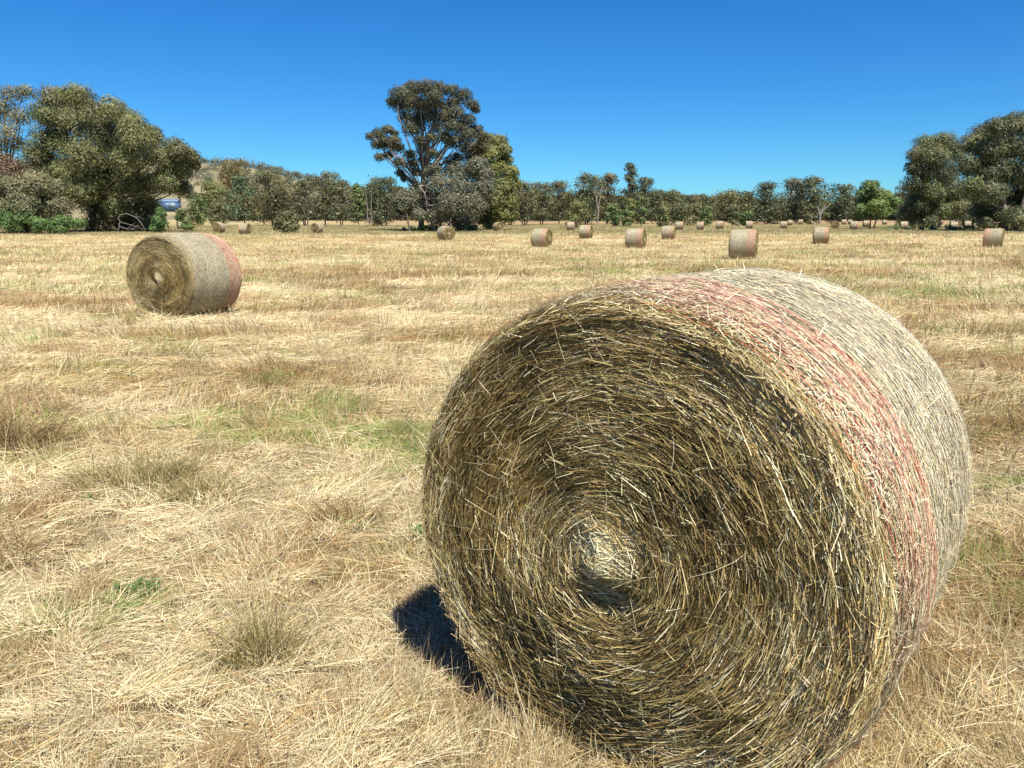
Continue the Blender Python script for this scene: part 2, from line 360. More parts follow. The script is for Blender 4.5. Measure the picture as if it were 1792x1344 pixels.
def end_mesh(seed, sgn):
    mb = MB()
    # packed hay behind the stalks
    nr, na = 34, 120
    r = np.linspace(.0, 1, nr) ** .9 * (BR - .052); a = np.linspace(0, 2 * np.pi, na, endpoint=False)
    R_, A_ = np.meshgrid(r, a, indexing='ij')
    Yh = end_relief(R_, A_, seed) - .022
    V = np.stack([R_ * np.cos(A_), sgn * (BL / 2 + Yh), R_ * np.sin(A_)], -1)
    i = np.arange(nr - 1)[:, None] * na + np.arange(na)[None]; j = np.arange(nr - 1)[:, None] * na + (np.arange(na)[None] + 1) % na
    F = np.stack([i, j, j + na, i + na], -1).reshape(-1, 4)
    if sgn > 0: F = F[:, ::-1]
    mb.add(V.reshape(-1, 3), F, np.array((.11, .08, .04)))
    # stalks wound in rings, seen end on and along
    n = 80000
    rr = (BR - .035) * np.sqrt(rng.uniform(0, 1, n)); aa = rng.uniform(0, 2 * np.pi, n)
    dev = rng.normal(0, .17, n); loose = rng.uniform(0, 1, n) < .06; dev = np.where(loose, rng.normal(0, .9, n), dev)
    dev += .25 * (fbm(np.cos(aa) * rr * 7 + 9, np.sin(aa) * rr * 7 + 9, seed + 40, 2) - .5)
    ln = np.where(loose, rng.uniform(.02, .07, n), rng.lognormal(0, .45, n) * .10); ln = np.minimum(ln, rr * 1.2 + .03)
    k = 4; t = np.linspace(-.5, .5, k)
    ang = aa[:, None] + (ln / np.maximum(rr, .06))[:, None] * t * np.cos(dev)[:, None]
    rad_ = rr[:, None] + ln[:, None] * t * np.sin(dev)[:, None]
    rad_ = np.clip(rad_, .004, BR - .02 + rng.uniform(-.02, .008, n)[:, None])
    lift = rng.uniform(-.026, .008, n) + np.where(loose, .010, 0)
    tip = rng.normal(0, .10, n) * ln
    rim = sstep(BR - .07, BR - .02, rad_) * -.03
    Y_ = end_relief(rad_, ang, seed) + lift[:, None] + tip[:, None] * t * 2 + rim
    P = np.stack([rad_ * np.cos(ang), sgn * (BL / 2 + Y_), rad_ * np.sin(ang)], -1)
    nrm = unit(rng.normal(0, .7, (n, 3)) + np.array([0, sgn * 1.0, 0]))
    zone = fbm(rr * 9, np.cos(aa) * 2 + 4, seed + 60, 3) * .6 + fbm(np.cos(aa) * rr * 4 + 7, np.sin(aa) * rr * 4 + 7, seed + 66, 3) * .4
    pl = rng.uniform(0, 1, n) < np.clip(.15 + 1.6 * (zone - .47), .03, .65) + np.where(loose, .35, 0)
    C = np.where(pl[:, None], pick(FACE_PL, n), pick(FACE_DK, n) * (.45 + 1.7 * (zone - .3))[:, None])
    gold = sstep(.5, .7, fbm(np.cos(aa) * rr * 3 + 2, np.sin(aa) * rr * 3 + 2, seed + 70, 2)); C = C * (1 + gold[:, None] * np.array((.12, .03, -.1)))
    ribbons(mb, P, nrm, rng.uniform(.0010, .0025, n), np.clip(C, .02, .9), .6)
    # pale straw fanned out at the core
    n2 = 1100; a2 = rng.normal(.9, .9, n2); r0 = rng.uniform(.0, .085, n2)
    st = np.stack([r0 * np.cos(a2) + rng.normal(0, .02, n2), 0 * r0, r0 * np.sin(a2) + .01 + rng.normal(0, .02, n2)], -1)
    dv = rng.normal(-.5, .45, n2); l2 = rng.uniform(.03, .08, n2)
    P2 = st[:, None] + np.stack([np.cos(dv), 0 * dv, np.sin(dv)], -1)[:, None] * (l2[:, None] * np.linspace(-.5, .5, 3))[..., None]
    r2 = np.hypot(P2[..., 0], P2[..., 2]); P2[..., 1] = sgn * (BL / 2 + end_relief(r2, np.arctan2(P2[..., 2], P2[..., 0]), seed) + rng.uniform(-.005, .012, n2)[:, None])
    ribbons(mb, P2, unit(rng.normal(0, .5, (n2, 3)) + np.array([0, sgn, 0])), rng.uniform(.002, .0035, n2), pick([(.95, .88, .58), (.85, .75, .45), (.62, .52, .26)], n2), .7)
    # loose stalks that stick out of the end
    n3 = 750; r3 = (BR - .03) * np.sqrt(rng.uniform(0, 1, n3)); a3 = rng.uniform(0, 2 * np.pi, n3)
    st = np.stack([r3 * np.cos(a3), sgn * (BL / 2 + end_relief(r3, a3, seed)), r3 * np.sin(a3)], -1)
    dr = rng.normal(0, 1, (n3, 3)); dr[:, 1] = sgn * np.abs(rng.normal(0, .28, n3)); dr = unit(dr)
    l3 = np.minimum(rng.lognormal(0, .5, n3) * .06, .16); kink = rng.normal(0, .25, (n3, 3)); kink[:, 1] = sgn * np.abs(kink[:, 1]) * .3
    t3 = np.linspace(0, 1, 4)
    P3 = st[:, None] + dr[:, None] * (l3[:, None] * t3)[..., None] + kink[:, None] * (l3[:, None] * t3 ** 2)[..., None]
    ribbons(mb, P3, unit(rng.normal(0, .5, (n3, 3)) + np.array([0, sgn, .3])), rng.uniform(.0013, .0026, n3), pick([(.62, .54, .36), (.54, .46, .28), (.40, .32, .17)], n3), .5)
    return mb.mesh('end_face', M_HAY)

def roll_mesh():
    mb = MB()
    ny, na = 40, 140
    yy = np.linspace(-BL / 2 - .0, BL / 2, ny); a = np.linspace(0, 2 * np.pi, na, endpoint=False)
    Y_, A_ = np.meshgrid(yy, a, indexing='ij')
    R_ = rad(Y_) - .012 + .012 * (fbm(np.cos(A_) * 3 + Y_ * 5 + 9, np.sin(A_) * 3 + 9, 91, 3) - .5)
    V = np.stack([R_ * np.cos(A_), Y_, R_ * np.sin(A_)], -1)
    i = np.arange(ny - 1)[:, None] * na + np.arange(na)[None]; j = np.arange(ny - 1)[:, None] * na + (np.arange(na)[None] + 1) % na
    mb.add(V.reshape(-1, 3), np.stack([i, i + na, j + na, j], -1).reshape(-1, 4), np.array((.20, .155, .085)))
    n = 110000
    y0 = rng.uniform(-BL / 2 + .005, BL / 2 - .005, n); a0 = rng.uniform(0, 2 * np.pi, n)
    dev = np.where(rng.uniform(0, 1, n) < .5, rng.normal(0, .22, n), rng.normal(0, .85, n)); ln = rng.lognormal(0, .5, n) * .032
    k = 4; t = np.linspace(-.5, .5, k)
    yy = np.clip(y0[:, None] + ln[:, None] * t * np.sin(dev)[:, None], -BL / 2 - .01, BL / 2 + .01)
    aa = a0[:, None] + ln[:, None] * t * np.cos(dev)[:, None] / BR
    R_ = rad(yy) + rng.uniform(-.013, .0035, n)[:, None] + .010 * (fbm(np.cos(aa) * 3 + yy * 5 + 9, np.sin(aa) * 3 + 9, 91, 3) - .5)
    P = np.stack([R_ * np.cos(aa), yy, R_ * np.sin(aa)], -1)
    nrm = np.stack([np.cos(a0), 0 * a0, np.sin(a0)], -1) + rng.normal(0, .28, (n, 3))
    shade = fbm(y0 * 5 + 3, a0 * 1.5, 95, 3)
    C = pick(SIDE + [(.30, .21, .10), (.24, .22, .12)], n, (3, 2.5, 2.2, 1.6, 1.4, 1.1, 1.0)) * (.72 + .5 * shade)[:, None]
    ribbons(mb, P, unit(nrm), rng.uniform(.0013, .0026, n), np.clip(C, 0, .95), .6)
    # ragged hay along both shoulders and stray stalks
    for sgn in (-1, 1):
        n2 = 3200; a2 = rng.uniform(0, 2 * np.pi, n2); l2 = rng.lognormal(0, .4, n2) * .055; dv = rng.normal(0, .5, n2)
        y2 = sgn * (BL / 2 - np.abs(rng.normal(0, .014, n2)) + .012)
        yy = y2[:, None] + l2[:, None] * t * np.sin(dv)[:, None]; aa = a2[:, None] + l2[:, None] * t * np.cos(dv)[:, None] / BR
        R_ = rad(np.clip(yy, -BL / 2, BL / 2)) - rng.uniform(-.002, .02, n2)[:, None]
        P = np.stack([R_ * np.cos(aa), yy, R_ * np.sin(aa)], -1)
        nrm = np.stack([np.cos(a2), sgn * .6 + 0 * a2, np.sin(a2)], -1) + rng.normal(0, .4, (n2, 3))
        ribbons(mb, P, unit(nrm), rng.uniform(.0018, .0034, n2), pick([(.40, .31, .15), (.30, .22, .10), (.52, .42, .23), (.22, .16, .075)], n2), .6)
    n3 = 1500; y3 = rng.uniform(-BL / 2, BL / 2, n3); a3 = rng.uniform(0, 2 * np.pi, n3)
    er = np.stack([np.cos(a3), 0 * a3, np.sin(a3)], -1); et = np.stack([-np.sin(a3), 0 * a3, np.cos(a3)], -1)
    dr = unit(er * np.abs(rng.normal(0, .35, (n3, 1))) + et * rng.normal(0, 1, (n3, 1)) + np.array([0, 1, 0]) * rng.normal(0, .7, (n3, 1)))
    l3 = np.minimum(rng.lognormal(0, .5, n3) * .036, .10)
    P = (er * rad(y3)[:, None] + np.array([0, 1, 0]) * y3[:, None])[:, None] + dr[:, None] * (l3[:, None] * np.linspace(0, 1, 4))[..., None] + rng.normal(0, .15, (n3, 1, 3)) * (l3[:, None] * np.linspace(0, 1, 4) ** 2)[..., None]
    ribbons(mb, P, unit(er + rng.normal(0, .5, (n3, 3))), rng.uniform(.0016, .003, n3), pick(SIDE, n3), .5)
    return mb.mesh('hay_roll', M_HAY)

def twine(ylist, col, wid, gap, seed, alt=None):
    mb = MB(); na = 220
    for q, y0 in enumerate(ylist):
        a = np.linspace(0, 2 * np.pi, na + 1) + rng.uniform(0, 6)
        yy = y0 + .0015 * np.sin(a * 14 + q * 2.1) + .005 * (vnoise(a * 5, a * 0 + q, seed) - .5)
        R_ = rad(yy) + .0075 + .004 * (vnoise(a * 16, a * 0 + q * 3, seed + 5) - .5) + .010 * (fbm(np.cos(a) * 3 + yy * 5 + 9, np.sin(a) * 3 + 9, 91, 3) - .5)
        P = np.stack([R_ * np.cos(a), yy, R_ * np.sin(a)], -1)
        seg = np.stack([P[:-1], P[1:]], 1); am = (a[:-1] + a[1:]) / 2
        nrm = np.stack([np.cos(am), 0 * am, np.sin(am)], -1)
        keep = vnoise(am * 7, am * 0 + q * 7, seed + 9) > gap
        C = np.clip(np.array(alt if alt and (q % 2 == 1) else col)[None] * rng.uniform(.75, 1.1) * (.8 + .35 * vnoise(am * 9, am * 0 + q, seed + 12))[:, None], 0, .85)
        ribbons(mb, seg[keep], nrm[keep], np.full(keep.sum(), wid) * rng.uniform(.8, 1.2), C[keep], 1)
    return mb
RED0, RED1 = -BL / 2 + .012, -BL / 2 + .36
sp = .0135
pale_y = [y for y in np.arange(-BL / 2 + .03, BL / 2 - .03, sp) if y > RED1 or rng.uniform() < .25]
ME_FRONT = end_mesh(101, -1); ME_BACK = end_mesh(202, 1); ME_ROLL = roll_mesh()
ME_NET = twine(pale_y, (.95, .90, .70), .0022, .10, 301, (.19, .18, .10)).mesh('net_wrap', M_NET)  # every second strand is dark, painting the shaded gaps between the net lines
ME_RED = twine(list(np.arange(RED0, RED1, .0125)), (.92, .12, .10), .0027, .20, 401, (.93, .36, .29)).mesh('red_band', M_NET)

def bale(cx, cy, cz, yaw, roll, label, scale=1.0, group='round hay bales on the mown field'):
    """yaw: azimuth of the axis from the red end to the plain end; cz = ground height"""
    o = empty('hay_bale', (cx, cy, cz - .03), -yaw)
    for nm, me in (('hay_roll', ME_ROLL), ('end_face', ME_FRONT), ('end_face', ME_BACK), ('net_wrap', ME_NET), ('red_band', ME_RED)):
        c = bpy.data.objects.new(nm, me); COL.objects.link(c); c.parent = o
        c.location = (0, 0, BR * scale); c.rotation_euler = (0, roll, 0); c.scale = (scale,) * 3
    return tag(o, label, 'hay bale', group)

c = np.array([BX, BY]) + AX * BL / 2
bale(c[0], c[1], -.02, BYAW, 0, 'huge round hay bale filling the right foreground, dark wound end towards us')

# the other bales: left px, right px, top py, bottom py, axis yaw (deg), label
BALES = [
 (222, 430, 402, 549, 200, 'single round bale standing alone in the left middle field, red band at far end'),
 (304, 330, 389, 403, 235, 'small pale bale beside the green sapling, just above the left bale'),
 (367, 399, 392, 410, 190, 'bale peeping out behind the top right of the left bale'),
 (416, 441, 388, 407, 100, 'bale seen side on just right of the bale behind the left bale'),
 (541, 569, 391, 409, 200, 'bale right of the round dark bush at the field edge'),
 (764, 797, 393, 418, -38, 'bale in front of the tall gum, nearer of the pair there'),
 (796, 816, 392, 407, -30, 'bale half hidden behind the bale in front of the tall gum'),
 (861, 883, 392, 408, -30, 'bale in front of the yellow-green tree'),
 (924, 972, 395.5, 429, -64, 'red banded bale in mid field, leftmost of the larger middle distance bales'),
 (990, 1008, 391, 404, -80, 'small plain bale in front of the olive sapling'),
 (1011, 1040, 392, 415, -67, 'bale just right of the plain one before the olive sapling'),
 (1089, 1137, 396, 431, -64, 'red banded bale straight above the big foreground bale, left of the two close together'),
 (1155, 1186, 395, 419, -64, 'bale right behind the red banded bale above the foreground bale'),
 (1184, 1194, 394, 403, -72, 'tiny bale tucked behind the right end of another bale in mid field'),
 (1216, 1235, 391, 403, -72, 'small far bale between mid field and the tree row, with shaded end'),
 (1252, 1267, 392, 402, -67, 'tiny far bale left of the red banded bale behind the foreground bale'),
 (1267, 1335, 399, 451, -67, 'red banded bale just behind the foreground bale, largest of the distant ones'),
 (1301, 1321, 390.5, 400, -72, 'pinkish far bale whose top shows over the largest distant bale'),
 (1365, 1378, 390, 400, -65, 'far bale left of the red banded one, leftmost of the far row'),
 (1377, 1387, 385, 394, -72, 'far bale up against the dark trees, touching the leftmost of the far row'),
 (1395, 1406, 385, 392.5, -67, 'very far bale below the dark tree group, middle of three'),
 (1410, 1422, 385, 393, 215, 'very far bale just left of the dead white trunk'),
 (1417, 1457, 398.5, 427, -67, 'red banded bale in the right middle field below the dead white trunk'),
 (1452, 1470, 390, 401, 200, 'far shaded bale behind the right shoulder of a red banded bale'),
 (1470, 1483, 385, 393, -72, 'very far bale right of the dead white trunk, left of a touching pair'),
 (1482, 1493, 385, 393, -50, 'very far bale right of the dead white trunk, right of a touching pair'),
 (1484, 1504, 390, 402.5, -70, 'far bale left of the bright green tree trunks'),
 (1509, 1521, 386.5, 397, -75, 'far bale right beside the bright green tree trunk'),
 (1543, 1552, 385, 391.5, -72, 'tiny bale right of the bright green tree at the far edge'),
 (1570, 1592, 389.5, 402, -70, 'bale in the shade streak right of the bright green tree'),
 (1639, 1652, 385, 393, -65, 'far bale under the big right trees, leftmost of them'),
 (1659, 1674, 384, 392, -72, 'far bale under the big right trees, upper of two in line'),
 (1658, 1678, 391, 402, -72, 'bale on the tree shadow under the right trees, lower of two in line'),
 (1687, 1696, 389, 398, -72, 'small dark bale in the shade of the big right tree'),
 (1716, 1762, 401, 434, 128, 'bale near the right edge with bright sunlit end and pink left part'),
]
for i, (x0, x1, t, b_, yw, lab) in enumerate(BALES):
    hpx = b_ - t
    Y = FPX * 2 * BR / hpx * 1.0
    zb = py_z(b_, Y) ; zg = float(zbase(Y))
    if hpx < 14: Y = float(np.interp(b_, [393, 398, 403, 407], [235, 165, 140, 112])) if b_ < 407 else Y; zg = float(zbase(Y))
    if hpx > 100: Y -= .1
    rr = random.Random(i)
    s = 1.0 if hpx > 30 else rr.uniform(.96, 1.04)
    bale(px_x((x0 + x1) / 2, Y), Y, zg - .03, math.radians(yw), rr.uniform(0, 6.28), lab, s)

# ------------------------------------------------------------------ trees
OLIVE = [(.125, .122, .05), (.10, .105, .042), (.15, .14, .065), (.115, .10, .055)]
GREY = [(.102, .094, .066), (.086, .08, .055), (.122, .112, .082), (.098, .082, .058)]
DARK = [(.06, .066, .032), (.075, .078, .04), (.05, .055, .03), (.09, .085, .05)]
YELL = [(.155, .15, .046), (.125, .13, .044), (.17, .16, .056), (.115, .115, .046)]
RUST = [(.15, .105, .05), (.12, .10, .05), (.10, .095, .045), (.17, .12, .055)]
LUSH = [(.085, .14, .045), (.07, .12, .04), (.11, .16, .05), (.09, .12, .045)]
DRYB = [(.13, .076, .055), (.11, .068, .048), (.15, .092, .066)]
GUMTOP = [(.064, .062, .034), (.054, .056, .032), (.070, .068, .038), (.086, .070, .037)]

def leaves(mb, cl, n, size, pal, tr, droop=.5):
    n = int(n)
    """cl (m,6): clump centre and radii; small leaf sprays spread through the clumps, mostly near their skin"""
    cl = np.asarray(cl, float); wgt = (cl[:, 3] * cl[:, 5]) ** 1.0 + .3 * (cl[:, 3] * cl[:, 5]).mean(); wgt /= wgt.sum()
    ci = tr.choice(len(cl), n, p=wgt)
    dr = unit(tr.normal(0, 1, (n, 3))); dr[:, 2] = np.where(dr[:, 2] < -.3, dr[:, 2] * tr.choice([1, -1], n, p=[.55, .45]), dr[:, 2])
    # ragged skin: the radius differs between directions
    lump = .75 + .5 * vnoise(dr[:, 0] * 3 + ci * 7.1, dr[:, 1] * 3 + dr[:, 2] * 2.3, 3)
    rr = tr.uniform(0, 1, n) ** .38 * lump
    c = cl[ci]; P = c[:, :3] + dr * c[:, 3:6] * rr[:, None]
    P[:, 2] -= np.abs(tr.normal(0, .12, n)) * c[:, 5]
    nrm = unit(1.0 * dr + .25 * np.array([0, 0, 1]) + .6 * unit(tr.normal(0, 1, (n, 3))))
    ax = unit(np.cross(nrm, unit(tr.normal(0, 1, (n, 3)) + 1e-3))); ax[:, 2] -= droop * tr.uniform(0, 1, n); ax = unit(ax)
    bx = unit(np.cross(nrm, ax))
    s = size * tr.lognormal(0, .3, n); w = s * tr.uniform(.3, .55, n)
    A = ax * s[:, None] * .5; B = bx * w[:, None] * .5
    V = np.stack([P - A, P + B - .1 * A, P + A, P - B - .1 * A], 1).reshape(-1, 3)
    F = np.arange(n * 4).reshape(n, 4)
    pal = np.array(pal) * np.array((1.5, 1.62, 1.4)); base = pal[tr.integers(0, len(pal), len(cl))] * tr.uniform(.75, 1.25, (len(cl), 1))
    C = .6 * base[ci] + .4 * pal[tr.integers(0, len(pal), n)]
    C = C * tr.uniform(.78, 1.22, (n, 1)) * tr.uniform(.93, 1.07, (n, 3))
    mb.add(V, F, np.repeat(C, 4, 0))

def limb(mb, p0, p1, r0, r1, tr, col, wob=.08, sag=0.15, ns=5, k=6):
    p0 = np.array(p0, float); p1 = np.array(p1, float); L = np.linalg.norm(p1 - p0)
    t = np.linspace(0, 1, k)[:, None]
    P = p0 + (p1 - p0) * t + np.array([0, 0, 1]) * (sag * L * np.sin(t * np.pi) * -.5) + np.cumsum(tr.normal(0, wob * L / k, (k, 3)), 0) * np.sin(t * np.pi * .5)
    P[-1] = P[-1] * .3 + p1 * .7
    tube(mb, P, r0 + (r1 - r0) * t[:, 0], np.array(col), ns)
    return P

def make_tree(name, label, cat, group, px, Y, clumps, n, leaf, pal, bark=(.16, .13, .10), trunk_r=None, stems=1, limbs=True, lean=0.0, seed=0, skirt=False, fork=.45, droop=.5):
    """clumps in metres relative to the base"""
    tr = np.random.default_rng(seed + 1000)
    zg = float(zbase(Y)); X = px_x(px, Y, zg)
    o = empty(name, (X, Y, zg - .05))
    cl = np.asarray(clumps, float); H = (cl[:, 2] + cl[:, 5]).max(); Wd = np.ptp(cl[:, 0]) + 2 * cl[:, 3].mean()
    mt = MB(); tr_r = trunk_r or .018 * H + .03
    ctr = np.array([np.average(cl[:, 0], weights=cl[:, 3]), 0, 0])
    for s in range(stems):
        a = s * 2.4 + seed; b0 = np.array([(s - (stems - 1) / 2) * .05 * Wd, .02 * Wd * math.sin(a), 0])
        top = np.array([ctr[0] * .6 + lean + (s - (stems - 1) / 2) * .22 * Wd, .08 * Wd * math.sin(a), H * (fork if stems == 1 else .6)])
        P = limb(mt, b0, top, tr_r, tr_r * .55, tr, bark, .12, 0, 7, 8)
        if s == 0: P0 = P
        mt.add([b0 + [tr_r * 1.5 * math.cos(q), tr_r * 1.5 * math.sin(q), -.1] for q in np.linspace(0, 6.28, 7)[:-1]] + [b0 + [0, 0, tr_r * 4]],
               [[q, (q + 1) % 6, 6] for q in range(6)], np.array(bark))
    if limbs:
        order = np.argsort(cl[:, 2])
        for q in order:
            c = cl[q]; zz = min(c[2] * tr.uniform(.35, .7), P0[-1, 2]); i = int(np.clip(np.searchsorted(P0[:, 2], zz), 1, len(P0) - 1))
            st = P0[i]
            rr_ = np.clip(.012 * np.linalg.norm(c[:3] - st) + .02, .02, tr_r * .6)
            limb(mt, st, c[:3] + np.array([0, 0, .2 * c[5]]), rr_ * 1.2, rr_ * .3, tr, np.array(bark) * 1.05, .12, .15, 5, 6)
    mt.build('trunk', M_BARK, o, True)
    mc = MB(); leaves(mc, cl, n, leaf, pal, tr, droop)
    mc.build('crown', M_LEAF, o)
    return tag(o, label, cat, group)

def auto_clumps(Wm, Hm, base, seed, nc=None, shape='round', cr=.22):
    """clumps filling an irregular crown Wm wide, from base*Hm up to Hm"""
    tr = np.random.default_rng(seed + 77)
    nc = nc or 30; ch = Hm * (1 - base); out = []
    for i in range(nc):
        u = (i + tr.uniform(0, 1)) / nc; z = base + (1 - base) * u
        if shape == 'round': e = math.sqrt(max(.3, 1 - (2 * u - .8) ** 2 * .8))
        elif shape == 'cone': e = 1.05 - .75 * u
        elif shape == 'umbrella': e = .45 + .6 * math.sin(min(1, u * 1.1) * math.pi * .62)
        else: e = .75 + .25 * math.sin(u * 3.1)
        a = tr.uniform(0, 2 * math.pi); q = tr.uniform(.1, 1) ** .6
        r = Wm * cr * tr.uniform(.75, 1.25) * (.7 + .4 * e)
        x = math.cos(a) * q * e * max(Wm / 2 - r * .6, .05); y = math.sin(a) * q * e * max(Wm / 2 - r * .6, .05) * .85
        r = min(r, ch * .45)
        out.append((x, y, min(Hm * z, Hm - r * .75), r, r, r * tr.uniform(.6, .85)))
    out.append((tr.normal(0, .06) * Wm, 0, Hm - Wm * cr * .7, Wm * cr * .8, Wm * cr * .8, Wm * cr * .7))
    return out

def px_clumps(px0, Y, lst, seed, depth=1.0, zs=.8):
    """clumps noted on the photograph (px, py, radius px), given real sizes and real depth at distance Y"""
    tr = np.random.default_rng(seed + 55); zg = float(zbase(Y)); X0 = px_x(px0, Y, zg); out = []
    xs = np.array([l[0] for l in lst]); xm = xs.mean(); half = max(np.ptp(xs) / 2, 1)
    for l in lst:
        px, py, rp = l[:3]; r = rp * Y / FPX; zz = l[3] if len(l) > 3 else zs
        r *= 1.02; f = math.sqrt(max(0, 1 - ((px - xm) / half) ** 2)); dy = tr.uniform(-1, 1) * f * half * Y / FPX * .7 * depth
        r *= (Y + dy) / Y; out.append((px_x(px, Y + dy, py_z(py, Y + dy)) - X0, dy, py_z(py, Y + dy) - zg, r, r, r * zz))
    return out

# --- the big spreading tree on the left
L1 = [(95, 165, 34), (130, 160, 30), (70, 190, 26), (150, 195, 36), (115, 205, 38), (190, 185, 30), (220, 205, 30), (175, 225, 40), (85, 235, 36), (60, 262, 28),
      (235, 235, 34), (260, 225, 20), (215, 265, 40), (140, 262, 42), (270, 262, 28), (100, 290, 36), (300, 250, 24), (322, 262, 20), (308, 285, 24), (330, 275, 14), (280, 305, 30),
      (180, 305, 40), (235, 315, 38), (130, 325, 34), (310, 318, 20), (160, 350, 26), (200, 355, 30), (250, 352, 30), (150, 310, 26), (185, 335, 24), (215, 378, 26), (165, 385, 26), (250, 380, 18)]
make_tree('gum_tree', 'big spreading olive gum tree on the left, widest crown in the photo', 'tree', None, 170, 122,
          px_clumps(170, 122, [(a + 3, b + 7, c) for a, b, c in L1], 1) + px_clumps(170, 122, [(a + 11, b + 13, c * .85) for a, b, c in L1], 11), 190000, .28, OLIVE, trunk_r=.55, stems=2, seed=1, fork=.4)
L0 = [(20, 165, 26), (45, 160, 18), (5, 195, 28), (35, 205, 22), (-25, 185, 34), (15, 230, 24), (-10, 250, 34), (30, 250, 20), (45, 290, 26), (0, 290, 26), (-45, 230, 36)]
make_tree('gum_tree', 'thin crowned gum at the left edge behind the big spreading tree', 'tree', None, 10, 140,
          px_clumps(10, 140, L0, 2), 15000, .32, [(.14, .13, .07), (.12, .115, .06), (.16, .13, .07)], trunk_r=.35, seed=2)
LB = [(60, 320, 28), (95, 330, 26), (30, 330, 30), (0, 325, 30), (75, 350, 30), (40, 360, 32), (105, 360, 22), (10, 365, 30), (85, 380, 26), (110, 385, 18), (50, 388, 26), (-30, 345, 40)]
make_tree('bush', 'wide grey-olive bush at the left edge under the big spreading tree', 'bush', None, 50, 112,
          px_clumps(50, 112, LB, 3), 42000, .28, [(.13, .125, .07), (.11, .11, .06), (.14, .115, .07)], trunk_r=.12, stems=3, seed=3)
make_tree('bush', 'reddish brown dry bush at the left edge behind the grey-olive bush', 'bush', None, 12, 128,
          px_clumps(12, 128, [(5, 280, 22), (30, 290, 18), (15, 302, 22), (-20, 290, 30), (-10, 330, 30)], 4), 5000, .34, DRYB, seed=4)
make_tree('sapling', 'slender bright green sapling right of the big left tree, by the shed', 'sapling', None, 281, 112,
          px_clumps(281, 112, [(279, 366, 7), (281, 374, 10), (277, 383, 12), (284, 390, 12), (276, 396, 12), (270, 398, 9)], 5), 2600, .3, LUSH, trunk_r=.06, seed=5)
make_tree('sapling', 'small green sapling beside the bale above the left bale', 'sapling', None, 322, 116,
          px_clumps(322, 116, [(318, 370, 11), (315, 380, 10), (327, 385, 10), (332, 396, 8), (324, 394, 8)], 6), 1900, .3, OLIVE + LUSH, trunk_r=.06, seed=6)
tw = np.random.default_rng(4)
for q, (a0, a1, yd, lab) in enumerate([(0, 62, 108, 'leafy green weeds along the field edge at the far left corner'), (62, 150, 106, 'leafy green weeds under the wide bush and big left tree'), (700, 765, 126, 'green weeds round the foot of the tall gum'), (1545, 1725, 138, 'dark green grass strip in the shade left of the foot of the right big gum'), (812, 834, 124, 'small patch of green weeds right of the bale pair')]):
    lst = [(tw.uniform(a0, a1), tw.uniform(372 if q == 0 else 382 if q < 2 else 396, 401), tw.uniform(6, 13) if q < 2 else 5, .8) for _ in range(int((a1 - a0) / 5) + 4)]
    if q == 0: lst += [(5, 370, 14, 1), (20, 380, 14, 1), (-10, 365, 16, 1)]
    xm = (a0 + a1) / 2
    make_tree('weed_patch', lab, 'weeds', None, xm, yd, px_clumps(xm, yd, lst, 7 + q, .3), 9000 if q < 2 else 2200, .26, LUSH, trunk_r=.03, limbs=False, seed=7 + q)

# --- trees of the middle left, in front of the hill
def simple(px, Y, top, wpx, base, pal, label, name='gum_tree', cat='tree', group='gum trees along the far side of the paddock', n=None, shape='round', seed=0, stems=1, bark=(.15, .12, .095), cr=.22, nc=None, leaf=None, droop=.5):
    zg = float(zbase(Y)); Hm = py_z(top, Y) - zg; Wm = wpx * Y / FPX * 1.3; base *= .55
    leaf = leaf or np.clip(.0023 * Y, .24, .75)
    n = n or int(np.clip(1.5 * Wm * Hm * (1 - base) / leaf ** 2 * 6.5, 2000, 24000))
    return make_tree(name, label, cat, group, px, Y, auto_clumps(Wm, Hm, base, seed, nc, shape, cr), n, leaf, pal, bark, max(.08, .014 * Hm), stems, True, 0, seed, droop=droop)
simple(347, 190, 345, 30, .15, OLIVE + LUSH, 'small round green tree right of the blue shed', seed=20)
simple(372, 195, 314, 46, .45, YELL, 'yellow-green tree with a domed crown, right of the blue shed', seed=21)
simple(386, 180, 352, 36, .2, OLIVE, 'low olive tree in front of the domed yellow-green tree', seed=22)
simple(415, 290, 273, 56, .55, RUST, 'tall rusty crowned gum rising against the hill', seed=23, shape='umbrella')
simple(429, 210, 304, 46, .3, [(.10, .135, .07), (.085, .12, .06), (.12, .14, .08)], 'bluish green tree below the tall rusty gum', seed=24)
simple(477, 205, 293, 70, .2, DARK + RUST, 'wide dark gum with rusty top, left of the round bush', seed=25)
make_tree('bush', 'round dark green bush standing alone at the edge of the mown field', 'bush', None, 501, 112,
          px_clumps(501, 112, [(501, 375, 12), (490, 385, 12), (512, 384, 12), (501, 390, 15), (487, 396, 10), (515, 396, 10), (501, 399, 12)], 26, 1.0), 3800, .32, [(.10, .10, .045), (.08, .085, .04), (.12, .10, .05)], trunk_r=.08, stems=2, seed=26)
simple(535, 215, 312, 42, .25, GREY + OLIVE, 'grey-olive many stemmed gum right behind the bale by the round bush', seed=27, stems=3, bark=(.28, .24, .2))
simple(569, 220, 297, 44, .35, GREY + OLIVE, 'gum with a pale round top, tallest between the round bush and the tall gum', seed=28, shape='umbrella')
simple(598, 215, 312, 40, .25, OLIVE + GREY, 'olive gum with a pale trunk right of the pale round topped gum', seed=29, stems=2, bark=(.3, .26, .22))
simple(628, 210, 320, 26, .2, OLIVE + LUSH, 'narrow bright green tree left of the bare dead trunk', seed=30, shape='cone')
simple(676, 200, 306, 62, .12, DARK, 'dense nearly black tree left of the tall gum', seed=31)
simple(655, 205, 318, 36, .2, DARK, 'dark narrow tree directly behind the bare dead trunk', seed=32)

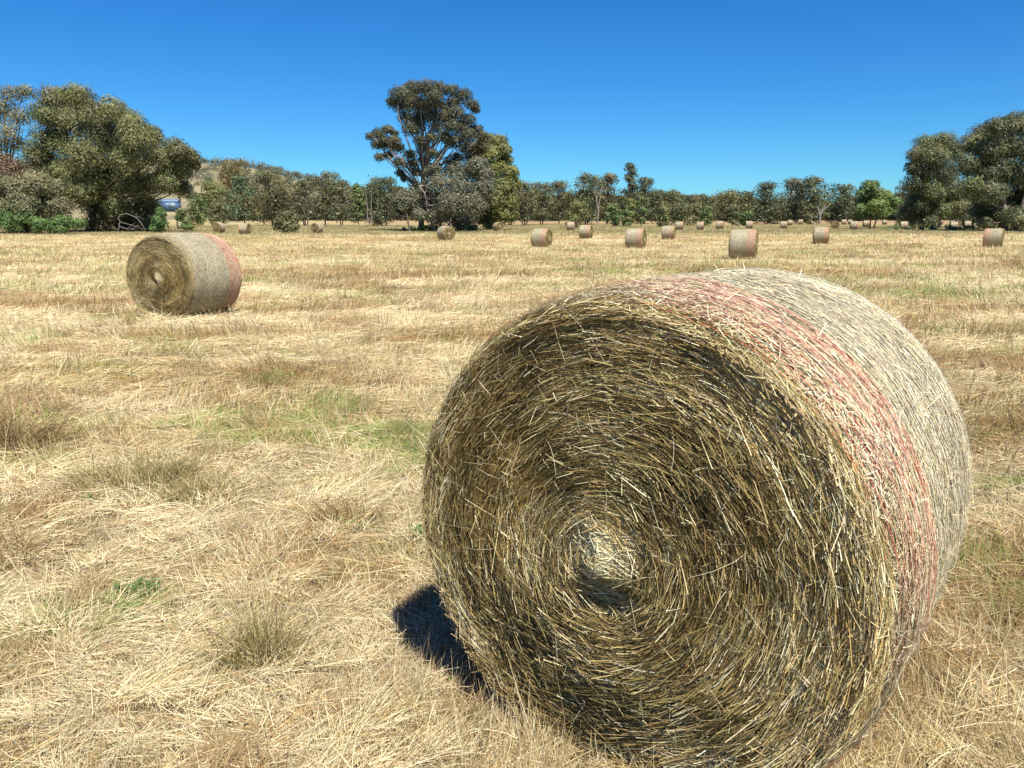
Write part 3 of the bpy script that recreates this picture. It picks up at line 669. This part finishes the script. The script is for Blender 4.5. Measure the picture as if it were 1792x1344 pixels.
# --- the tall gum and its neighbours
G = [(700, 163, 20), (722, 154, 20), (745, 152, 19), (768, 154, 17), (790, 158, 15), (812, 166, 16), (826, 182, 13), (687, 178, 13), (705, 185, 18), (728, 182, 20), (752, 180, 20), (775, 188, 18), (798, 198, 17), (820, 208, 14), (832, 190, 9),
     (712, 206, 16), (735, 208, 17), (757, 205, 14), (808, 222, 20), (832, 228, 16), (846, 238, 12), (790, 220, 16), (718, 225, 15), (765, 222, 15),
     (648, 238, 9), (662, 233, 13), (678, 226, 11), (690, 232, 8), (660, 252, 13), (682, 254, 15), (698, 258, 12), (664, 274, 10), (680, 272, 10), (700, 284, 13), (718, 270, 13), (722, 286, 12), (700, 302, 9), (706, 312, 6),
     (720, 170, 18), (760, 168, 18), (795, 178, 16), (745, 192, 18), (780, 205, 17), (730, 222, 16), (820, 235, 18), (800, 245, 15), (778, 238, 14), (845, 255, 14), (825, 275, 16), (790, 285, 14), (735, 245, 12), (690, 245, 13), (672, 244, 12), (728, 300, 10),
     (742, 260, 13), (758, 268, 11), (788, 250, 12), (815, 258, 16), (838, 262, 14), (800, 275, 12), (755, 240, 12), (738, 280, 9)]
gt = make_tree('gum_tree', 'tallest gum tree near the middle with bare limbs and a high open crown', 'tree', None, 736, 128,
          px_clumps(736, 128, G, 40, .9, .78), 70000, .27, GUMTOP, bark=(.30, .26, .22), trunk_r=.5, seed=40, fork=.62)
GS = [(760, 300, 20), (800, 300, 26), (835, 290, 22), (850, 305, 20), (770, 325, 28), (810, 325, 30), (845, 330, 24), (735, 335, 24), (715, 345, 20), (700, 350, 12), (750, 355, 28), (790, 355, 30), (830, 355, 26), (765, 380, 22), (800, 382, 20), (715, 362, 14), (735, 375, 14)]
make_tree('shrubby_tree', 'bushy grey tree in front of the tall gum, hiding its trunk', 'tree', None, 770, 124,
          px_clumps(770, 124, GS, 41), 40000, .30, GREY, bark=(.26, .22, .19), trunk_r=.2, stems=3, seed=41)
make_tree('leaning_tree', 'small dark tree with a leaning trunk left of the tall gum', 'tree', None, 717, 123,
          px_clumps(717, 123, [(700, 345, 12), (692, 352, 10), (705, 362, 13), (697, 372, 9), (712, 352, 12), (704, 378, 8)], 42), 2600, .32, DARK + GREY, trunk_r=.16, seed=42, fork=.6)
YT = [(850, 245, 20), (872, 248, 18), (882, 262, 14), (860, 270, 22), (838, 262, 16), (885, 280, 14), (870, 295, 22), (895, 300, 16), (850, 300, 20), (900, 320, 14), (880, 325, 24), (860, 345, 26), (890, 350, 20), (845, 335, 20), (875, 372, 24), (850, 378, 22), (895, 375, 14), (860, 392, 16), (833, 300, 16)]
make_tree('gum_tree', 'tall yellow-green tree right of the tall gum, leafy to the ground', 'tree', None, 862, 138,
          px_clumps(862, 138, YT, 43), 38000, .36, YELL, trunk_r=.3, stems=2, seed=43)
make_tree('bush', 'black-green bush in shade between the grey tree and the yellow-green tree', 'bush', None, 820, 132,
          px_clumps(820, 132, [(812, 378, 14), (828, 376, 13), (820, 390, 14), (800, 388, 12)], 44), 2600, .34, DARK, seed=44)

# --- trees right of the centre
RGT = [
 (893, 225, 303, 40, .2, DARK + OLIVE, 'dark gum close behind the right side of the yellow-green tree', 2),
 (918, 222, 315, 46, .25, DARK + RUST, 'brownish gum with forked black trunks, second right of the yellow-green tree', 3),
 (948, 235, 316, 46, .3, OLIVE + DARK, 'olive gum left of the olive sapling, third right of the yellow-green tree', 2),
 (978, 240, 314, 46, .3, RUST + DARK, 'rusty brown gum standing behind the olive sapling', 1),
 (1026, 235, 300, 56, .15, DARK + OLIVE, 'wide dark gum left of the white trunked gum', 2),
 (1062, 240, 300, 48, .25, DARK + RUST, 'dark brown gum right of the white trunked gum', 1),
 (1102, 238, 283, 36, .15, DARK, 'dark pointed gum, tallest right of the middle', 1),
 (1128, 245, 308, 36, .2, DARK, 'dark gum on the right shoulder of the pointed one', 1),
 (1150, 250, 330, 42, .2, DARK + OLIVE, 'dark domed gum two right of the pointed one', 1),
 (1178, 300, 330, 42, .2, OLIVE + DARK, 'distant round gum over the long olive thicket', 1),
 (1232, 330, 338, 56, .1, DARK + RUST, 'low dark gum far behind the small green saplings', 1),
 (1275, 300, 329, 56, .25, RUST + OLIVE, 'brownish gum with a white trunk left of the big dark group', 2),
 (1302, 290, 332, 40, .15, DARK + OLIVE, 'dark gum touching the left side of the big dark group', 1),
 (1340, 240, 315, 52, .05, DARK, 'left tree of the big dark group, blue-black and dense', 2),
 (1384, 245, 308, 60, .05, DARK + GREY, 'middle tree of the big dark group, greyish top', 2),
 (1420, 238, 306, 48, .12, OLIVE + DARK, 'right tree of the big dark group, more olive', 1),
 (1468, 240, 319, 50, .08, DARK, 'dark dome shaped gum right of the dead white trunk', 1),
]
for q, (px, Y, top, w, b_, pal, lab, st) in enumerate(RGT):
    simple(px, Y, top, w, b_, pal, lab, seed=60 + q, stems=st, shape='cone' if 'pointed one' not in lab and 'pointed' in lab else 'round')
SAP = [
 (1010, 165, 348, 42, .15, OLIVE + YELL, 'olive rounded sapling behind two bales right of the middle'),
 (1072, 185, 355, 26, .2, LUSH + OLIVE, 'green sapling, leftmost of four right of the olive one'),
 (1095, 190, 366, 20, .15, LUSH + OLIVE, 'shortest green sapling, second of four right of the olive one'),
 (1103, 195, 346, 20, .3, YELL, 'yellowish sapling, third of four right of the olive one'),
 (1122, 190, 343, 24, .3, LUSH + OLIVE, 'tallest green sapling, last of four right of the olive one'),
 (1160, 185, 360, 20, .1, YELL + OLIVE, 'narrow yellow-green sapling at the left end of the long thicket'),
 (1234, 200, 359, 22, .15, LUSH + OLIVE, 'green sapling at the right end of the long thicket'),
 (1281, 205, 356, 22, .15, OLIVE + DARK, 'dark sapling before the brownish white trunked gum'),
 (1306, 205, 368, 26, .05, LUSH + DARK, 'low deep green bush left of the big dark group'),
]
for q, (px, Y, top, w, b_, pal, lab) in enumerate(SAP):
    simple(px, Y, top, w, b_, pal, lab, name='sapling', cat='sapling', group='young trees in front of the far gums', seed=90 + q)
simple(1187, 215, 352, 50, .02, OLIVE + DARK, 'long rounded olive thicket below the distant round gum', name='bush', cat='bush', group=None, seed=101)
simple(1215, 220, 353, 32, .02, RUST + OLIVE, 'brownish thicket joined to the right of the olive one', name='bush', cat='bush', group=None, seed=102)
BT = [(1523, 325, 16), (1510, 338, 14), (1530, 340, 18), (1548, 342, 14), (1515, 355, 16), (1505, 365, 12), (1535, 360, 18), (1555, 355, 16), (1568, 352, 11), (1522, 372, 14), (1545, 372, 14), (1502, 376, 8), (1560, 366, 10)]
make_tree('green_tree', 'bright green tree with two thin trunks in the right middle distance', 'tree', None, 1525, 150,
          px_clumps(1525, 150, BT, 110), 17000, .36, [(.10, .14, .045), (.085, .125, .042), (.13, .15, .05)], bark=(.09, .075, .06), trunk_r=.14, stems=2, seed=110)

# --- the big trees on the right
RT = [(1620, 250, 22), (1650, 245, 22), (1602, 270, 18), (1635, 270, 26), (1597, 292, 14), (1665, 262, 22), (1615, 298, 24), (1650, 300, 28), (1600, 320, 20), (1630, 330, 26), (1665, 330, 26), (1605, 352, 22), (1640, 360, 26), (1675, 360, 22), (1590, 370, 18), (1620, 378, 20)]
make_tree('gum_tree', 'left one of the two big gums on the right, rounded and leafy', 'tree', None, 1640, 165,
          px_clumps(1640, 165, RT, 120) + px_clumps(1640, 165, [(a + 7, b + 8, c * .8) for a, b, c in RT], 125), 80000, .30, OLIVE + DARK, trunk_r=.4, stems=2, seed=120)
RT2 = [(1720, 232, 24), (1745, 220, 24), (1772, 212, 22), (1800, 215, 30), (1700, 250, 22), (1730, 260, 30), (1765, 250, 28), (1795, 260, 30), (1690, 285, 24), (1722, 295, 30), (1760, 295, 32), (1800, 310, 34), (1700, 325, 24), (1735, 335, 28), (1775, 340, 30), (1715, 365, 20), (1745, 375, 24), (1780, 380, 26), (1810, 365, 30), (1840, 290, 44), (1840, 350, 40), (1835, 235, 34), (1725, 388, 12)]
make_tree('gum_tree', 'right one of the two big gums, cut by the right edge of the photo', 'tree', None, 1768, 128,
          px_clumps(1768, 128, RT2, 121) + px_clumps(1768, 128, [(a + 7, b + 8, c * .8) for a, b, c in RT2], 126), 140000, .28, OLIVE + DARK, bark=(.24, .2, .16), trunk_r=.45, stems=2, seed=121)
simple(1585, 215, 318, 52, .03, DARK + GREY, 'dark purplish gum between the bright green tree and the big right gums', seed=122)
simple(1600, 190, 345, 60, .02, DARK, 'low black-green bush under the left side of the big right gums', name='bush', cat='bush', group=None, seed=123)
simple(1690, 200, 350, 90, .02, DARK, 'wide black-green thicket in shade behind the big right gums', name='bush', cat='bush', group=None, seed=124)

# --- dead trees and bare trunks
def dead(name, label, px, Y, lines, r0, col, cat='dead tree'):
    """lines: polylines of photograph pixels (px, py), standing at distance Y; the branches spread in depth too"""
    tr = np.random.default_rng(int(px)); zg = float(zbase(Y)); X0 = px_x(px, Y, zg)
    o = empty(name, (X0, Y, zg)); mb = MB()
    for q, (ln, ra, rb) in enumerate(lines):
        P = np.array([(px_x(a, Y) - X0, 0, max(py_z(b, Y) - zg, -.1)) for a, b in ln])
        if q: P[:, 1] = np.linspace(0, tr.uniform(-1, 1) * np.ptp(P, axis=0).max() * .5, len(P))
        t = np.linspace(0, len(P) - 1, (len(P) - 1) * 3 + 1); P = np.stack([np.interp(t, range(len(P)), P[:, k]) for k in range(3)], -1)
        P[1:-1] += tr.normal(0, .03, P[1:-1].shape)
        tube(mb, P, np.linspace(ra * r0, rb * r0, len(P)), np.array(col), 6)
    mb.build('trunk', M_BARK, o, True)
    return tag(o, label, cat)
dead('dead_tree', 'forked dead white trunk in front of the dark gums on the right', 1433, 226,
     [([(1434, 391), (1433, 378), (1430, 368), (1427, 360)], 1, .5), ([(1433, 378), (1438, 368), (1446, 360)], .8, .3), ([(1433, 374), (1437, 366), (1440, 362), (1441, 356)], .6, .25)], .33, (.24, .22, .19))
dead('dead_tree', 'white trunked gum stem standing before the dark crowns right of the middle', 1046, 228,
     [([(1046, 391), (1046, 370), (1043, 350), (1040, 335), (1039, 322)], 1, .4), ([(1046, 368), (1049, 350), (1050, 335), (1053, 325)], .7, .3), ([(1043, 350), (1046, 340), (1047, 330)], .4, .2)], .24, (.24, .21, .18))
dead('dead_tree', 'pair of bare grey dead trunks left of the nearly black tree', 646, 196,
     [([(644, 391), (644, 370), (643, 345), (642, 318)], 1, .35), ([(650, 391), (650, 368), (651, 345), (652, 322), (650, 306)], 1, .25), ([(643, 345), (640, 330), (638, 318)], .4, .2), ([(651, 345), (655, 325), (656, 312)], .4, .2)], .12, (.26, .23, .2))
dead('dead_tree', 'bare dark dead top rising above the gum at the right edge', 1793, 140,
     [([(1795, 400), (1794, 300), (1793, 230), (1792, 195), (1793, 165), (1790, 140), (1791, 118)], 1, .15), ([(1792, 160), (1784, 155), (1781, 148), (1779, 135)], .45, .12), ([(1792, 185), (1800, 170), (1806, 150)], .4, .12), ([(1792, 200), (1787, 190), (1785, 182)], .3, .1)], .3, (.10, .085, .075))
dead('fallen_branch', 'bare grey fallen branch arching in the grass below the big left tree', 232, 104,
     [([(207, 402), (212, 388), (209, 380), (215, 376), (228, 374), (240, 380), (248, 390), (255, 402)], .8, .5), ([(212, 388), (225, 392), (240, 396), (258, 400)], .6, .2), ([(209, 396), (225, 400), (240, 402)], .6, .3),
      ([(240, 380), (247, 379), (254, 385)], .4, .15), ([(222, 402), (232, 394), (238, 388)], .5, .2), ([(230, 402), (236, 396), (246, 394)], .4, .2)], .08, (.22, .2, .175), 'fallen branch')

# --- blue shed beyond the left trees
def shed():
    Y = 630; zg = py_z(364, Y); X0 = px_x(293, Y, zg); o = empty('blue_shed', (X0, Y, zg), .12)     # stands on the foot of the hill
    h = py_z(353, Y) - zg; w = 40 * Y / FPX / 2; dp = 9.0
    def box(mb, x0, x1, y0, y1, z0, z1, c):
        V = [(x, y, z) for z in (z0, z1) for y in (y0, y1) for x in (x0, x1)]
        mb.add(V, [[0, 2, 3, 1], [4, 5, 7, 6], [0, 1, 5, 4], [2, 6, 7, 3], [0, 4, 6, 2], [1, 3, 7, 5]], np.array(c))
    m = MB(); box(m, -w, w, -dp / 2, dp / 2, -2.5, h, (.07, .13, .24)); m.build('wall', M_PAINT, o)
    m = MB(); r = h + 2.0
    m.add([(-w - .3, -dp / 2 - .4, h - .03), (w + .3, -dp / 2 - .4, h - .03), (w + .3, 0, r), (-w - .3, 0, r), (-w - .3, dp / 2 + .4, h - .03), (w + .3, dp / 2 + .4, h - .03),
           (-w - .3, -dp / 2 - .4, h + .05), (w + .3, -dp / 2 - .4, h + .05), (w + .3, 0, r + .08), (-w - .3, 0, r + .08), (-w - .3, dp / 2 + .4, h + .05), (w + .3, dp / 2 + .4, h + .05)],
          [[0, 3, 2, 1], [3, 4, 5, 2], [6, 7, 8, 9], [9, 8, 11, 10], [0, 1, 7, 6], [4, 10, 11, 5]], np.array((.14, .22, .33)))
    m.build('roof', M_PAINT, o)
    m = MB(); box(m, w * .25, w * .8, -dp / 2 - .06, -dp / 2 - .003, .02, h * .8, (.2, .27, .33)); m.build('door', M_PAINT, o)
    tag(o, 'low blue metal shed seen between the big left tree and the saplings', 'shed')
shed()

# --- two small dark birds on the mown field
def bird(px, py, Y, face, label):
    zg = float(zbase(Y)); o = empty('bird', (px_x(px, Y, zg), Y, zg + .02), face)
    mb = MB(); s = 1.0
    prof = [(-.17, .0, .01, .008), (-.12, .0, .02, .02), (-.06, .0, .055, .05), (0, .01, .075, .07), (.06, .03, .065, .06), (.10, .06, .04, .04), (.125, .10, .035, .035), (.15, .125, .038, .036), (.175, .125, .025, .024), (.19, .12, .008, .008), (.225, .115, .002, .002)]
    ns = 8; V = []; F = []
    for x, z, ry, rz in prof:
        for q in range(ns):
            a = 2 * math.pi * q / ns; V.append((x, ry * math.cos(a), .17 + z + rz * math.sin(a)))
    for i in range(len(prof) - 1):
        for q in range(ns): F.append([i * ns + q, i * ns + (q + 1) % ns, (i + 1) * ns + (q + 1) % ns, (i + 1) * ns + q])
    C = np.tile(np.array((.07, .05, .04)), (len(V), 1)); C[:ns * 3] = (.05, .04, .035)
    mb.add(V, F, C)
    for sy in (-.025, .025): tube(mb, [(0, sy, .13), (.01, sy, .06), (0, sy, 0), (.04, sy, 0)], .007, np.array((.06, .045, .03)), 5)
    mb.build('body', M_FEATHER, o, True)
    tag(o, label, 'bird')
bird(650, 411, 98, .3, 'small dark bird on the mown field, left of the two near the tall gum')
bird(656, 410, 99, 2.6, 'small dark bird on the mown field, right of the two near the tall gum')

# ------------------------------------------------------------------ far wood and hill
FAR = 'far olive gum, one of the low row glimpsed behind the front trees'
fr = random.Random(3); q = 0; px = 350
while px < 2150:
    top = np.interp(px, [300, 420, 560, 640, 760, 900, 1000, 1140, 1250, 1350, 1500, 1640, 2160], [345, 328, 335, 330, 330, 335, 332, 338, 342, 345, 345, 335, 330]) + fr.uniform(-6, 10)
    w = fr.uniform(28, 52); Y = fr.uniform(330, 420)
    simple(px, Y, top, w, fr.choice([.02, .1, .2]), fr.choice([DARK, DARK, RUST + DARK, GREY + DARK, DARK + OLIVE]), FAR, group='far row of gums behind the paddock', seed=300 + q, n=8000, nc=26)
    px += w * .42; q += 1

def hill():
    # a long rounded hill on the left horizon, about 900 m away
    ridge_px = [-400, -100, 100, 250, 330, 345, 400, 470, 520, 560, 620, 700, 800, 950]
    ridge_py = [330, 300, 285, 282, 286, 287, 290, 300, 312, 324, 340, 356, 372, 386]
    nx, ny = 150, 40; px = np.linspace(-420, 960, nx); D0, D1 = 520, 950
    X = np.zeros((ny, nx)); Yv = X.copy(); Z = X.copy()
    for j in range(ny):
        f = j / (ny - 1); Y = D0 + (1400 - D0) * f
        g = sstep(0, 1, np.clip((Y - D0) / (D1 - D0), 0, 1)); back = 1 - .5 * sstep(D1, 1400, Y)
        zr = np.array([py_z(np.interp(p, ridge_px, ridge_py), D1) for p in px])
        Z[j] = 2.0 + (zr - 2) * g * back + 4 * (fbm(px * .02, 0 * px + f * 6, 9, 3) - .5) * g
        X[j] = px_x(px, D1); Yv[j] = Y
    C = np.array((.26, .225, .135)) * (.75 + .5 * fbm(X * .02, Yv * .02, 4, 3))[..., None]
    i = np.arange(ny - 1)[:, None] * nx + np.arange(nx - 1)[None]
    mb = MB(); mb.add(np.stack([X, Yv, Z], -1).reshape(-1, 3), np.stack([i, i + 1, i + nx + 1, i + nx], -1).reshape(-1, 4), C.reshape(-1, 3))
    tag(mb.build('hill', M_HILL, smooth=True), kind='structure')
    # wooded top and right flank: reads as one mass
    tr = np.random.default_rng(12); cl = []
    for _ in range(900):
        p = tr.uniform(300, 900); f = tr.uniform(.25, .62); Y = D0 + (1400 - D0) * f
        jx = (p + 420) / 1380 * (nx - 1); jy = f * (ny - 1); z = Z[int(jy), int(jx)]
        slope = (p < 415) and f < .44 and tr.uniform() > .05
        if slope: continue
        r = tr.uniform(3, 6.5); cl.append((px_x(p, D1), Y, z + r * .9, r, r, r * .8))
    mc = MB(); leaves(mc, cl, 60000, 1.5, [(.10, .10, .06), (.085, .085, .06), (.115, .10, .07), (.09, .095, .075)], tr)
    tag(mc.build('hill_wood', M_LEAF), 'dark wood covering the top of the far hill', 'wood', kind='stuff')
hill()
